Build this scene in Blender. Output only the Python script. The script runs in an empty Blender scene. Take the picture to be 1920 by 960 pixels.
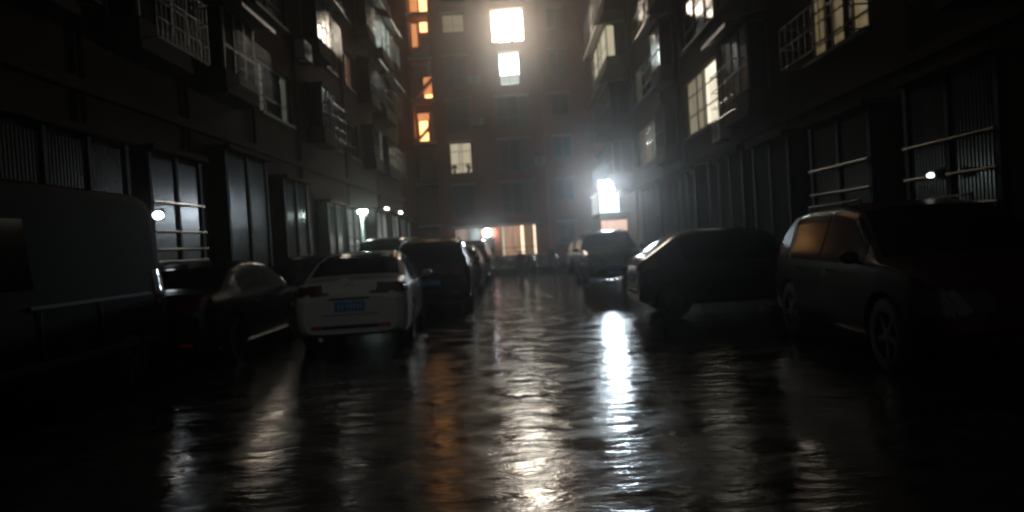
import bpy, bmesh, math, random
import numpy as np
from mathutils import Vector, Matrix
random.seed(7)
sc = bpy.context.scene
COL = sc.collection

# ------------------------------------------------------------------ camera
FPX = 1400.0
cam_d = bpy.data.cameras.new('camera')
cam = bpy.data.objects.new('camera', cam_d); COL.objects.link(cam)
cam_d.sensor_width = 36; cam_d.lens = 36 * FPX / 1920
cam_d.clip_start = 0.05; cam_d.clip_end = 500
cam.matrix_world = (Matrix.Translation((0, 0, 1.46)) @ Matrix.Rotation(math.atan(15 / FPX), 4, 'Z')
                    @ Matrix.Rotation(math.pi / 2 + math.radians(-1.02), 4, 'X') @ Matrix.Rotation(math.radians(-3.5), 4, 'Z'))
cam_d.dof.use_dof = True
cam_d.dof.focus_distance = 2.4
cam_d.dof.aperture_fstop = 2.5
sc.camera = cam

# ------------------------------------------------------------------ world: clouded night sky over a town
w = bpy.data.worlds.new("World"); sc.world = w; w.use_nodes = True
wn = w.node_tree.nodes; wl = w.node_tree.links
bg = wn['Background']
bg.inputs[0].default_value = (0.52, 0.52, 0.51, 1)
bg.inputs[1].default_value = 0.095

sc.view_settings.view_transform = 'Standard'
sc.view_settings.look = 'None'
sc.view_settings.exposure = 0
sc.view_settings.gamma = 1
sc.cycles.use_denoising = True
sc.cycles.max_bounces = 5
sc.cycles.diffuse_bounces = 2
sc.cycles.glossy_bounces = 3
sc.cycles.volume_bounces = 0
sc.cycles.sample_clamp_indirect = 6
sc.cycles.caustics_reflective = False
sc.cycles.caustics_refractive = False

# ------------------------------------------------------------------ materials
def mat(name, col, rough=0.6, metal=0.0, spec=0.5, emit=None, es=0.0, coat=0.0, noise=None, bump=None):
    m = bpy.data.materials.new(name); m.use_nodes = True
    n = m.node_tree.nodes; l = m.node_tree.links; p = n['Principled BSDF']
    p.inputs['Base Color'].default_value = (*col, 1)
    p.inputs['Roughness'].default_value = rough
    p.inputs['Metallic'].default_value = metal
    p.inputs['Specular IOR Level'].default_value = spec
    if coat:
        p.inputs['Coat Weight'].default_value = coat; p.inputs['Coat Roughness'].default_value = 0.04
    if emit:
        p.inputs['Emission Color'].default_value = (*emit, 1); p.inputs['Emission Strength'].default_value = es
    if noise or bump:
        tc = n.new('ShaderNodeTexCoord')
    if noise:                                  # (scale, amount): grime and unevenness of the colour itself
        t = n.new('ShaderNodeTexNoise'); t.inputs['Scale'].default_value = noise[0]; t.inputs['Detail'].default_value = 6
        l.new(tc.outputs['Object'], t.inputs['Vector'])
        mx = n.new('ShaderNodeMix'); mx.data_type = 'RGBA'
        mx.inputs['A'].default_value = (*[c * (1 - noise[1]) for c in col], 1)
        mx.inputs['B'].default_value = (*[min(1, c * (1 + noise[1])) for c in col], 1)
        l.new(t.outputs['Fac'], mx.inputs['Factor']); l.new(mx.outputs['Result'], p.inputs['Base Color'])
    if bump:
        t = n.new('ShaderNodeTexNoise'); t.inputs['Scale'].default_value = bump[0]; t.inputs['Detail'].default_value = 3
        l.new(tc.outputs['Object'], t.inputs['Vector'])
        b = n.new('ShaderNodeBump'); b.inputs['Strength'].default_value = bump[1]; b.inputs['Distance'].default_value = 0.01
        l.new(t.outputs['Fac'], b.inputs['Height']); l.new(b.outputs['Normal'], p.inputs['Normal'])
    return m

def lit(name, col, s, folds=0.0, fs=14.0, col2=None):
    """a curtain or blind lit from inside the room: folds run down the cloth"""
    m = bpy.data.materials.new(name); m.use_nodes = True
    n = m.node_tree.nodes; l = m.node_tree.links; p = n['Principled BSDF']
    p.inputs['Base Color'].default_value = (0.3, 0.3, 0.3, 1); p.inputs['Roughness'].default_value = 0.15
    p.inputs['Emission Color'].default_value = (*col, 1)
    p.inputs['Emission Strength'].default_value = s
    if folds:
        tc = n.new('ShaderNodeTexCoord'); mp = n.new('ShaderNodeMapping'); mp.inputs['Scale'].default_value = (1, 1, 0.06)
        l.new(tc.outputs['Object'], mp.inputs['Vector'])
        t = n.new('ShaderNodeTexNoise'); t.inputs['Scale'].default_value = fs; t.inputs['Detail'].default_value = 3
        l.new(mp.outputs['Vector'], t.inputs['Vector'])
        cr = n.new('ShaderNodeValToRGB')
        c2 = col2 or tuple(c * (1 - folds) for c in col)
        cr.color_ramp.elements[0].position = 0.35; cr.color_ramp.elements[0].color = (*c2, 1)
        cr.color_ramp.elements[1].position = 0.65; cr.color_ramp.elements[1].color = (*col, 1)
        l.new(t.outputs['Fac'], cr.inputs['Fac']); l.new(cr.outputs['Color'], p.inputs['Emission Color'])
    return m

M = {}
M['plasterL'] = mat('weathered_render', (0.08, 0.05, 0.036), 0.95, spec=0.08, noise=(0.7, 0.35), bump=(20, 0.4))
M['plasterR'] = mat('grimy_render', (0.085, 0.06, 0.042), 0.95, spec=0.08, noise=(0.7, 0.35), bump=(20, 0.4))
M['red'] = mat('red_brown_wall_tiles', (0.36, 0.105, 0.062), 0.7, spec=0.25, noise=(0.6, 0.35), bump=(30, 0.3))
M['concrete'] = mat('wet_concrete', (0.13, 0.12, 0.11), 0.6, spec=0.2, noise=(2, 0.3), bump=(25, 0.4))
M['baywall'] = mat('dirty_balcony_wall', (0.08, 0.062, 0.05), 0.9, spec=0.1, noise=(1.5, 0.35))
M['pale_slab'] = mat('pale_painted_slab', (0.5, 0.47, 0.44), 0.6)
M['glassE'] = mat('dim_far_window_glass', (0.022, 0.018, 0.016), 0.15, spec=0.4, bump=(1.2, 0.3))
M['curtainE'] = mat('far_window_glass_over_curtain', (0.085, 0.082, 0.078), 0.3, spec=0.4, bump=(1.5, 0.3))
M['frameE'] = mat('dull_far_frame', (0.16, 0.15, 0.14), 0.5)
M['frame'] = mat('aluminium_frame', (0.17, 0.17, 0.165), 0.45, metal=0.3, spec=0.2)
M['frame_dark'] = mat('dark_frame', (0.022, 0.022, 0.022), 0.6, spec=0.1)
M['glass'] = mat('dark_window_glass', (0.028, 0.029, 0.028), 0.13, spec=0.3, bump=(1.4, 0.6))
M['curtain'] = mat('window_glass_over_pale_curtain', (0.07, 0.07, 0.065), 0.22, spec=0.25, bump=(1.5, 0.5))
M['rib'] = mat('ribbed_sheet_metal', (0.04, 0.044, 0.042), 0.2, metal=0.2, noise=(3, 0.3))
M['glassM'] = mat('matt_dirty_balcony_glass', (0.016, 0.016, 0.015), 0.75, spec=0.02, bump=(1.5, 0.5))
M['ribdull'] = mat('dull_ribbed_sheet', (0.04, 0.042, 0.04), 0.6, spec=0.15, noise=(3, 0.3))
M['ribpale'] = mat('pale_painted_sheet', (0.62, 0.62, 0.56), 0.3, noise=(3, 0.15))
M['steel'] = mat('stainless_steel', (0.65, 0.65, 0.65), 0.18, metal=1.0, bump=(6, 0.2))
M['tin'] = mat('dull_tin', (0.3, 0.3, 0.29), 0.42, metal=0.5, noise=(3, 0.3))
M['railmetal'] = mat('galvanised_rail', (0.6, 0.62, 0.62), 0.22, metal=1.0)
M['oldrail'] = mat('rusty_rail', (0.16, 0.14, 0.12), 0.35, metal=0.6, noise=(6, 0.4))
M['white_paint'] = mat('white_car_paint', (0.8, 0.82, 0.8), 0.3, coat=1.0, noise=(3, 0.04))
M['black_paint'] = mat('black_car_paint', (0.010, 0.010, 0.011), 0.25, spec=0.3, coat=0.35)
M['grey_paint'] = mat('grey_car_paint', (0.2, 0.2, 0.2), 0.25, metal=0.4, coat=1.0)
M['silver_paint'] = mat('silver_car_paint', (0.45, 0.46, 0.47), 0.25, metal=0.6, coat=1.0)
M['blue_paint'] = mat('dark_blue_car_paint', (0.010, 0.015, 0.03), 0.25, spec=0.3, coat=0.25)
M['red_paint'] = mat('maroon_car_paint', (0.04, 0.007, 0.006), 0.4, spec=0.12, coat=0.05)
M['van_paint'] = mat('dull_black_van_paint', (0.007, 0.007, 0.008), 0.6, spec=0.04, noise=(3, 0.3))
M['brown_paint'] = mat('brown_van_paint', (0.1, 0.065, 0.05), 0.28, coat=1.0)
M['carglass'] = mat('tinted_car_glass', (0.007, 0.008, 0.008), 0.1, spec=0.14)
M['rubber'] = mat('tyre_rubber', (0.015, 0.015, 0.015), 0.6)
M['plastic'] = mat('black_plastic', (0.015, 0.015, 0.015), 0.4)
M['rim'] = mat('alloy_rim', (0.12, 0.12, 0.12), 0.4, metal=0.8)
M['chrome'] = mat('chrome', (0.7, 0.7, 0.7), 0.08, metal=1)
M['tail'] = mat('dark_red_lamp_glass', (0.09, 0.006, 0.006), 0.1, spec=0.7)
M['reflector'] = mat('red_reflector', (0.95, 0.05, 0.04), 0.3, spec=0.5)
M['headlamp'] = mat('headlamp_glass', (0.05, 0.052, 0.055), 0.12, spec=0.4)
M['plate'] = mat('blue_number_plate', (0.07, 0.36, 0.85), 0.35)
M['plate_mark'] = mat('pale_plate_paint', (0.7, 0.8, 0.9), 0.4)
M['pole'] = mat('pale_green_pole_paint', (0.55, 0.62, 0.58), 0.35)
M['leaf'] = mat('wet_hedge_leaf', (0.035, 0.05, 0.028), 0.35, noise=(4, 0.5))
M['pot'] = mat('clay_pot', (0.2, 0.09, 0.06), 0.7)
M['kerb'] = mat('kerb_stone', (0.09, 0.087, 0.083), 0.6, noise=(4, 0.3))
M['interior'] = mat('stairwell_plaster', (0.62, 0.42, 0.3), 0.8, noise=(3, 0.2))
M['ac'] = mat('air_conditioner_casing', (0.5, 0.5, 0.47), 0.5, noise=(5, 0.15))

# lit things
M['l_big'] = lit('bright_warm_window', (1.0, 0.84, 0.66), 48.0, 0.12, 3)
M['l_mid'] = lit('bright_cool_window', (0.86, 0.98, 0.95), 22.0, 0.1, 3)
M['l_midlow'] = lit('frosted_cool_window', (0.62, 0.68, 0.64), 0.75, 0.35, 7)
M['l_cream'] = lit('cream_curtain_lit', (0.88, 0.74, 0.50), 0.75, 0.35, 6)
M['l_creamlow'] = lit('cream_blind_lit', (0.80, 0.70, 0.48), 0.7, 0.2, 4)
M['l_dull'] = lit('dull_blind_lit', (0.36, 0.30, 0.18), 0.55, 0.35, 5)
M['l_orange'] = lit('orange_curtain_lit', (0.85, 0.40, 0.20), 0.6, 0.6, 9)
M['l_gap'] = lit('lamplight_between_curtains', (1.0, 0.8, 0.55), 1.9, 0.1, 3)
M['l_pink'] = lit('pink_blind_lit', (0.5, 0.30, 0.23), 0.55, 0.35, 3)
M['l_stairhot'] = lit('stair_window_bright', (1.0, 0.48, 0.17), 4.6, 0.15, 3)
M['l_stair'] = lit('stair_window_orange', (1.0, 0.36, 0.13), 0.95, 0.25, 4)
M['l_strong'] = lit('warm_white_window', (1.0, 0.9, 0.68), 1.35, 0.12, 2)
M['l_strongdim'] = lit('warm_dull_curtain', (0.50, 0.43, 0.29), 0.6, 0.5, 7)
M['l_drape'] = lit('ochre_drape_lit', (0.42, 0.32, 0.15), 0.42, 0.7, 9)
M['l_grey'] = lit('grey_green_blind_lit', (0.34, 0.36, 0.27), 0.2, 0.5, 6)
M['l_greyR'] = lit('sage_blind_lit', (0.36, 0.36, 0.25), 0.5, 0.5, 6)
M['l_faint'] = lit('faint_blind_lit', (0.16, 0.14, 0.11), 0.4, 0.6, 6)
M['l_cool'] = lit('cool_green_window', (0.62, 0.78, 0.72), 0.62, 0.45, 5)
M['l_amber'] = lit('amber_curtain_lit', (0.5, 0.27, 0.13), 0.45, 0.6, 9)
M['l_frost'] = lit('frosted_porch_glass', (0.85, 0.94, 1.0), 2.2, 0.3, 5)
M['l_shop'] = lit('porch_transom_glow', (1.0, 0.62, 0.45), 0.95, 0.3, 2)
M['flood'] = lit('floodlight_lens', (0.76, 0.90, 1.0), 330)
M['lampcool'] = lit('cool_lamp_globe', (0.80, 0.95, 1.0), 75)
M['lampgreen'] = lit('street_lamp_lens', (0.80, 1.0, 0.92), 110)
M['lampsmall'] = lit('wall_lamp_lens', (0.86, 0.93, 1.0), 12)
M['glintweak'] = lit('faint_glint_lens', (0.8, 0.9, 0.8), 6)
M['tube'] = lit('lit_tube', (1.0, 0.97, 0.9), 25)
M['carsignal'] = M['reflector']

def asphalt():
    m = bpy.data.materials.new('wet_asphalt'); m.use_nodes = True
    n = m.node_tree.nodes; l = m.node_tree.links; p = n['Principled BSDF']
    tc = n.new('ShaderNodeTexCoord')
    def noise(scale, detail=4, dist=0.0, rough=0.5, mp=None):
        t = n.new('ShaderNodeTexNoise'); t.inputs['Scale'].default_value = scale; t.inputs['Detail'].default_value = detail
        t.inputs['Distortion'].default_value = dist; t.inputs['Roughness'].default_value = rough
        if mp:
            q = n.new('ShaderNodeMapping'); q.inputs['Scale'].default_value = mp
            l.new(tc.outputs['Object'], q.inputs['Vector']); l.new(q.outputs['Vector'], t.inputs['Vector'])
        else:
            l.new(tc.outputs['Object'], t.inputs['Vector'])
        return t
    def ramp(src, a, b, ca=0.0, cb=1.0):
        r = n.new('ShaderNodeMapRange'); r.inputs['From Min'].default_value = a; r.inputs['From Max'].default_value = b
        r.inputs['To Min'].default_value = ca; r.inputs['To Max'].default_value = cb
        l.new(src, r.inputs['Value']); return r.outputs['Result']
    big = noise(2.2, 10, 0.3, 0.65)                    # where the water stands and where the stones stick out
    film = ramp(big.outputs['Fac'], 0.40, 0.60)
    p.inputs['IOR'].default_value = 1.5
    l.new(ramp(big.outputs['Fac'], 0.40, 0.60, 0.27, 0.08), p.inputs['Roughness'])
    cr = n.new('ShaderNodeMix'); cr.data_type = 'RGBA'
    cr.inputs['A'].default_value = (0.035, 0.033, 0.031, 1); cr.inputs['B'].default_value = (0.016, 0.015, 0.015, 1)
    l.new(film, cr.inputs['Factor']); l.new(cr.outputs['Result'], p.inputs['Base Color'])
    # height: hollows + rain ripples + aggregate
    rip = noise(10, 4, 0.3, 0.55, (0.6, 1.35, 1)); agg = noise(38, 2)
    hol = noise(3.3, 4, 0.25, 0.5, (0.55, 1.3, 1))
    def math_(op, a, b):
        q = n.new('ShaderNodeMath'); q.operation = op
        for i, v in enumerate((a, b)):
            if isinstance(v, (int, float)): q.inputs[i].default_value = v
            else: l.new(v, q.inputs[i])
        return q.outputs[0]
    h = math_('ADD', math_('MULTIPLY', rip.outputs['Fac'], 0.0036), math_('MULTIPLY', hol.outputs['Fac'], 0.015))
    dry = math_('SUBTRACT', 1.0, film)
    h = math_('ADD', h, math_('MULTIPLY', math_('MULTIPLY', agg.outputs['Fac'], dry), 0.0012))
    b = n.new('ShaderNodeBump'); b.inputs['Strength'].default_value = 1.0; b.inputs['Distance'].default_value = 1.0
    l.new(h, b.inputs['Height']); l.new(b.outputs['Normal'], p.inputs['Normal'])
    return m
M['asphalt'] = asphalt()
for k in ('l_faint', 'l_greyR', 'l_grey', 'l_dull', 'l_drape', 'l_amber', 'l_pink', 'l_strongdim', 'l_midlow', 'l_creamlow', 'l_cool', 'l_orange', 'glintweak', 'l_cream', 'l_gap', 'l_shop'):
    M[k].cycles.emission_sampling = 'NONE'      # too faint to be worth sampling as lamps
M['paving'] = mat('wet_paving', (0.05, 0.048, 0.045), 0.3, noise=(3, 0.3), bump=(12, 0.6))

# ------------------------------------------------------------------ mesh helpers
class MB:
    def __init__(s): s.v = []; s.f = []; s.smooth = False
    def quad(s, a, b, c, d):
        k = len(s.v); s.v += [a, b, c, d]; s.f.append((k, k + 1, k + 2, k + 3)); return s
    def box(s, x0, x1, y0, y1, z0, z1):
        k = len(s.v)
        s.v += [(x, y, z) for z in (z0, z1) for y in (y0, y1) for x in (x0, x1)]
        s.f += [(k + a, k + b, k + c, k + d) for a, b, c, d in ((0, 2, 3, 1), (4, 5, 7, 6), (0, 1, 5, 4), (2, 6, 7, 3), (0, 4, 6, 2), (1, 3, 7, 5))]
        return s
    def obox(s, c, dims, R):
        k = len(s.v); hx, hy, hz = [d / 2 for d in dims]
        for z in (-hz, hz):
            for y in (-hy, hy):
                for x in (-hx, hx):
                    s.v.append(tuple(Vector(c) + R @ Vector((x, y, z))))
        s.f += [(k + a, k + b, k + cc, k + d) for a, b, cc, d in ((0, 2, 3, 1), (4, 5, 7, 6), (0, 1, 5, 4), (2, 6, 7, 3), (0, 4, 6, 2), (1, 3, 7, 5))]
        return s
    def tube(s, a, b, r, n=8, r2=None):
        a = Vector(a); b = Vector(b); d = (b - a).normalized()
        u = d.orthogonal().normalized(); w_ = d.cross(u); k = len(s.v); r2 = r if r2 is None else r2
        for i in range(n):
            t = 2 * math.pi * i / n; s.v.append(tuple(a + (u * math.cos(t) + w_ * math.sin(t)) * r))
        for i in range(n):
            t = 2 * math.pi * i / n; s.v.append(tuple(b + (u * math.cos(t) + w_ * math.sin(t)) * r2))
        for i in range(n): s.f.append((k + i, k + (i + 1) % n, k + n + (i + 1) % n, k + n + i))
        s.f.append(tuple(k + i for i in reversed(range(n)))); s.f.append(tuple(k + n + i for i in range(n)))
        return s
    def lathe(s, prof, c=(0, 0, 0), n=16, axis='Z'):
        k = len(s.v)
        for r, h in prof:
            for i in range(n):
                t = 2 * math.pi * i / n; x, y = r * math.cos(t), r * math.sin(t)
                p = (x, y, h) if axis == 'Z' else (x, h, y)
                s.v.append((p[0] + c[0], p[1] + c[1], p[2] + c[2]))
        for j in range(len(prof) - 1):
            for i in range(n):
                s.f.append((k + j * n + i, k + j * n + (i + 1) % n, k + (j + 1) * n + (i + 1) % n, k + (j + 1) * n + i))
        return s
    def ell(s, c, r, n=10, m=7):
        return s.lathe([(max(1e-4, math.sin(math.pi * j / m)), -math.cos(math.pi * j / m)) for j in range(m + 1)], n=n).scale_last(c, r, n * (m + 1))
    def scale_last(s, c, r, cnt):
        for i in range(len(s.v) - cnt, len(s.v)):
            x, y, z = s.v[i]; s.v[i] = (c[0] + x * r[0], c[1] + y * r[1], c[2] + z * r[2])
        return s
    def mesh(s, name, m, smooth=False):
        me = bpy.data.meshes.new(name); me.from_pydata(s.v, [], s.f); me.materials.append(m)
        if smooth:
            me.polygons.foreach_set('use_smooth', [True] * len(me.polygons))
            me.set_sharp_from_angle(angle=math.radians(38))
        me.update(); return me
    def build(s, name, m, parent=None, loc=(0, 0, 0), smooth=False):
        return put(name, s.mesh(name, m, smooth), parent, loc)

def put(name, me, parent=None, loc=(0, 0, 0)):
    o = bpy.data.objects.new(name, me); COL.objects.link(o); o.location = loc
    if parent is not None: o.parent = parent
    return o
def thing(name, label, cat, loc=(0, 0, 0), rz=0, group=None):
    o = bpy.data.objects.new(name, None); COL.objects.link(o); o.location = loc; o.rotation_euler = (0, 0, rz)
    o['label'] = label; o['category'] = cat
    if group: o['group'] = group
    return o
def copy_tree(o, parent=None):
    c = o.copy(); COL.objects.link(c)
    if parent is not None: c.parent = parent
    for ch in list(o.children): copy_tree(ch, c)
    return c
def structure(o): o['kind'] = 'structure'; return o
def stuff(o): o['kind'] = 'stuff'; return o

# ------------------------------------------------------------------ ground
YMAX = 75
structure(MB().quad((-400, -400, -0.01), (400, -400, -0.01), (400, 400, -0.01), (-400, 400, -0.01)).build('ground', M['paving']))
structure(MB().quad((-5.6, -12, 0), (5.25, -12, 0), (5.25, 50.2, 0), (-5.6, 50.2, 0)).build('road', M['asphalt']))
for side, x0, x1, xk in ((0, -6.7, -5.72, -5.6), (1, 5.37, 6.0, 5.25)):
    structure(MB().box(x0, x1, -12, 45.4, -0.2, 0.115).build('pavement', M['paving']))
    k = structure(bpy.data.objects.new('kerb', None)); COL.objects.link(k)
    ks = MB().box(0, 0.12, 0, 0.985, -0.2, 0.12).mesh('kerb_stone', M['kerb'])
    for i in range(57):
        put('kerb_stone', ks, k, (min(x1, xk) if side == 0 else xk, -11 + i, random.uniform(-.004, .004)))

# ------------------------------------------------------------------ building kit (local axes: a along the wall, -y outwards, z up)
def wall(parent, a0, a1, z0, z1, holes, m, depth=0.16, back=8.0, name='wall'):
    A = sorted({a0, a1, *[h[0] for h in holes], *[h[1] for h in holes]})
    Z = sorted({z0, z1, *[h[2] for h in holes], *[h[3] for h in holes]})
    b = MB()
    for i in range(len(A) - 1):
        for j in range(len(Z) - 1):
            ca, cz = (A[i] + A[i + 1]) / 2, (Z[j] + Z[j + 1]) / 2
            if any(h[0] < ca < h[1] and h[2] < cz < h[3] for h in holes): continue
            b.quad((A[i], 0, Z[j]), (A[i + 1], 0, Z[j]), (A[i + 1], 0, Z[j + 1]), (A[i], 0, Z[j + 1]))
    for h in holes:
        p, q, r, s = h[:4]; d = h[4] if len(h) > 4 else depth
        b.quad((p, 0, r), (p, d, r), (q, d, r), (q, 0, r)); b.quad((p, 0, s), (q, 0, s), (q, d, s), (p, d, s))
        b.quad((p, 0, r), (p, 0, s), (p, d, s), (p, d, r)); b.quad((q, 0, r), (q, d, r), (q, d, s), (q, 0, s))
    b.quad((a0, 0, z0), (a0, 0, z1), (a0, back, z1), (a0, back, z0)); b.quad((a1, 0, z0), (a1, back, z0), (a1, back, z1), (a1, 0, z1))
    b.quad((a0, back, z0), (a0, back, z1), (a1, back, z1), (a1, back, z0)); b.quad((a0, 0, z1), (a1, 0, z1), (a1, back, z1), (a0, back, z1))
    return b.build(name, m, parent)
_cache = {}
def window(parent, a0, a1, z0, z1, panes, depth=0.14, frame='frame', sill=True, bars=(), y=0.0):
    """frame ring + mullions; panes = list of (width share, material) left to right; bars = heights (share) of transoms"""
    wd, ht = a1 - a0, z1 - z0; ft = 0.055
    key = ('f', round(wd, 3), round(ht, 3), tuple(p[0] for p in panes), tuple(bars), frame, depth)
    tot = sum(p[0] for p in panes)
    if key not in _cache:
        b = MB(); yo, yi = depth - 0.06, depth
        b.box(0, wd, yo, yi, 0, ft); b.box(0, wd, yo, yi, ht - ft, ht)
        b.box(0, ft, yo, yi, ft, ht - ft); b.box(wd - ft, wd, yo, yi, ft, ht - ft)
        x = 0
        for p in panes[:-1]:
            x += p[0] / tot * wd; b.box(x - ft / 2, x + ft / 2, yo + 0.003, yi, ft, ht - ft)
        _cache[key] = b.mesh('window_frame', M[frame])
    f = put('window', _cache[key], parent, (a0, y, z0))
    for t in bars:
        kk = ('b', round(wd, 3))
        if kk not in _cache: _cache[kk] = MB().box(ft, wd - ft, depth - 0.066, depth - 0.045, -0.022, 0.022).mesh('transom', M[frame])
        put('transom', _cache[kk], f, (0, 0, ht * t))
    x = 0
    for p in panes:
        x1 = x + p[0] / tot * wd; kk = ('p', round(x1 - x, 3), round(ht, 3), p[1], depth)
        if kk not in _cache:
            ww = x1 - x
            _cache[kk] = MB().box(0.002, ww - 0.002, depth - 0.012, depth + 0.02, 0.004, ht - 0.004).mesh('pane', M[p[1]])
        put('pane', _cache[kk], f, (x, 0, 0)); x = x1
    if sill:
        kk = ('s', round(wd, 3))
        if kk not in _cache: _cache[kk] = MB().box(-0.1, wd + 0.1, -0.11, 0.1, -0.09, -0.002).mesh('sill', M['concrete'])
        put('sill', _cache[kk], f)
    return f
def bay(parent, a0, a1, z0, z1, out, panes, awning=True, cage=True, m='baywall', solid=0.55):
    """enclosed balcony standing out from the wall: slab, parapet, glazing on three sides, tin awning, railings"""
    wd = a1 - a0; ht = z1 - z0; t = 0.1
    b = MB()
    b.box(0, wd, -out, -0.002, 0, 0.13)                             # slab
    b.box(0.03, wd - 0.03, -out + 0.03, -out + 0.12, 0.13, solid)   # parapet front and ends
    b.box(0.03, 0.12, -out + 0.12, -0.002, 0.13, solid); b.box(wd - 0.12, wd - 0.03, -out + 0.12, -0.002, 0.13, solid)
    B = b.build('balcony', M[m], parent, (a0, 0, z0))
    MB().box(0, wd, -out, -0.002, ht - 0.12, ht).build('head_slab', M[m], B)
    h0, h1 = solid, ht - 0.12
    tot = sum(p[0] for p in panes); x = 0.06
    fr = MB(); W = wd - 0.12
    for p in panes:
        x1 = x + W * p[0] / tot
        MB().box(x + 0.02, x1 - 0.02, -out + 0.06, -out + 0.075, h0 + 0.002, h1 - 0.002).build('pane', M[p[1]], B)
        fr.box(x - 0.02, x + 0.02, -out + 0.035, -out + 0.09, h0, h1); x = x1
    fr.box(x - 0.02, x + 0.02, -out + 0.035, -out + 0.09, h0, h1)
    fr.box(0.05, wd - 0.05, -out + 0.03, -out + 0.085, h0 + (h1 - h0) * 0.38, h0 + (h1 - h0) * 0.38 + 0.035)
    for xx in (0.05, wd - 0.09):
        fr.box(xx - .004, xx + 0.044, -0.05, -0.004, h0, h1)
    for xx, pm in ((0.06, panes[0][1]), (wd - 0.075, panes[-1][1])):
        ym = -out + 0.1 + (0.36 if out > 1 else out - 0.15)
        MB().box(xx, xx + 0.015, -out + 0.1, ym, h0 + 0.002, h1 - 0.002).build('side_pane', M[pm], B)
        if out > 1:
            MB().box(xx, xx + 0.015, ym + 0.03, -0.05, h0 + 0.002, h1 - 0.002).build('side_pane', M['glass'], B)
            fr.box(xx - .004, xx + .02, ym, ym + .03, h0, h1)
    fr.build('window_frame', M['frame'], B)
    if awning:
        o2 = out + 0.45
        q = MB(); n = 9
        q.quad((-0.1, -o2, ht - 0.12), (wd + 0.1, -o2, ht - 0.12), (wd + 0.1, -0.005, ht + 0.16), (-0.1, -0.005, ht + 0.16))
        q.quad((-0.1, -o2, ht - 0.14), (-0.1, -0.005, ht + 0.14), (wd + 0.1, -0.005, ht + 0.14), (wd + 0.1, -o2, ht - 0.14))
        q.box(-0.1, wd + 0.1, -o2 - 0.012, -o2, ht - 0.2, ht - 0.115)
        for i in range(n):
            xx = -0.08 + (wd + 0.16) * i / (n - 1)
            q.tube((xx, -o2, ht - 0.112), (xx, -0.01, ht + 0.168), 0.012, 4)
        q.build('awning', M['tin'], B)
    if cage:
        c = MB(); o2 = out + 0.3
        for zz in (0.16, 0.5, 0.9, 1.3):
            c.tube((-0.03, -o2, zz), (wd + 0.03, -o2, zz), 0.012, 5)
            c.tube((-0.03, -o2, zz), (-0.03, -out, zz), 0.012, 5); c.tube((wd + 0.03, -o2, zz), (wd + 0.03, -out, zz), 0.012, 5)
        nn = int(wd / 0.16)
        for i in range(nn + 1):
            xx = -0.03 + (wd + 0.06) * i / nn; c.tube((xx, -o2, 0.16), (xx, -o2, 1.3), 0.007, 4)
        c.build('security_rail', M['railmetal'], B)
    return B
def enclosure(parent, a0, a1, z1, out, mat_='rib', rails=(1.5, 1.72, 2.04, 2.56), z0=0.11, roof=True, ends=True):
    """ground floor lean-to closed by ribbed sheet panels between posts"""
    E = MB().box(a0, a1, -out + 0.12, -0.002, z0, z1).build('lean_to', M['plasterL' if parent is LB else 'plasterR'], parent)
    n = max(1, round((a1 - a0) / 1.15)); st = (a1 - a0) / n
    key = ('rp', round(st, 3), z1, z0, out, mat_)
    if key not in _cache:
        b = MB(); p = 0.075; k = int((st - 0.1) / p); w_ = st - 0.1; p = w_ / k
        for i in range(k):                                            # folded sheet
            x = 0.05 + i * p; y0, y1 = -out + 0.11, -out + 0.065
            xs = [(x, y0), (x + p * .25, y1), (x + p * .62, y1), (x + p * .87, y0), (x + p, y0)]
            for (xa, ya), (xb, yb) in zip(xs, xs[1:]):
                b.quad((xa, ya, z0 + .12), (xb, yb, z0 + .12), (xb, yb, z1 - 0.1), (xa, ya, z1 - 0.1))
        _cache[key] = b.mesh('ribbed_panel', M[mat_])
        b = MB().box(-0.045, 0.045, -out + 0.02, -out + 0.119, z0, z1 - 0.02)
        _cache[key + (1,)] = b.mesh('post', M['frame_dark'])
    for i in range(n):
        put('ribbed_panel', _cache[key], E, (a0 + i * st, 0, 0))
    for i in range(n + 1):
        put('post', _cache[key + (1,)], E, (a0 + i * st, 0, 0))
    for z in (rails if (12 < a0 < 13.5 or 27 < a0 < 28 or -14.5 < a0 < -8) else ()):
        MB().tube((a0 - 0.02, -out - 0.01, z), (a1 + 0.02, -out - 0.01, z), 0.022, 8).build('rail', M['railmetal'] if parent is LB and 12 < a0 < 13.5 else M['oldrail'], E)
    if roof:
        MB().box(a0 - 0.12, a1 + 0.12, -out - 0.12, -0.003, z1, z1 + 0.1).build('canopy', M['plasterL' if parent is LB else 'plasterR'], E)
    return E

D = 'glass'; K = 'curtain'
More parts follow.
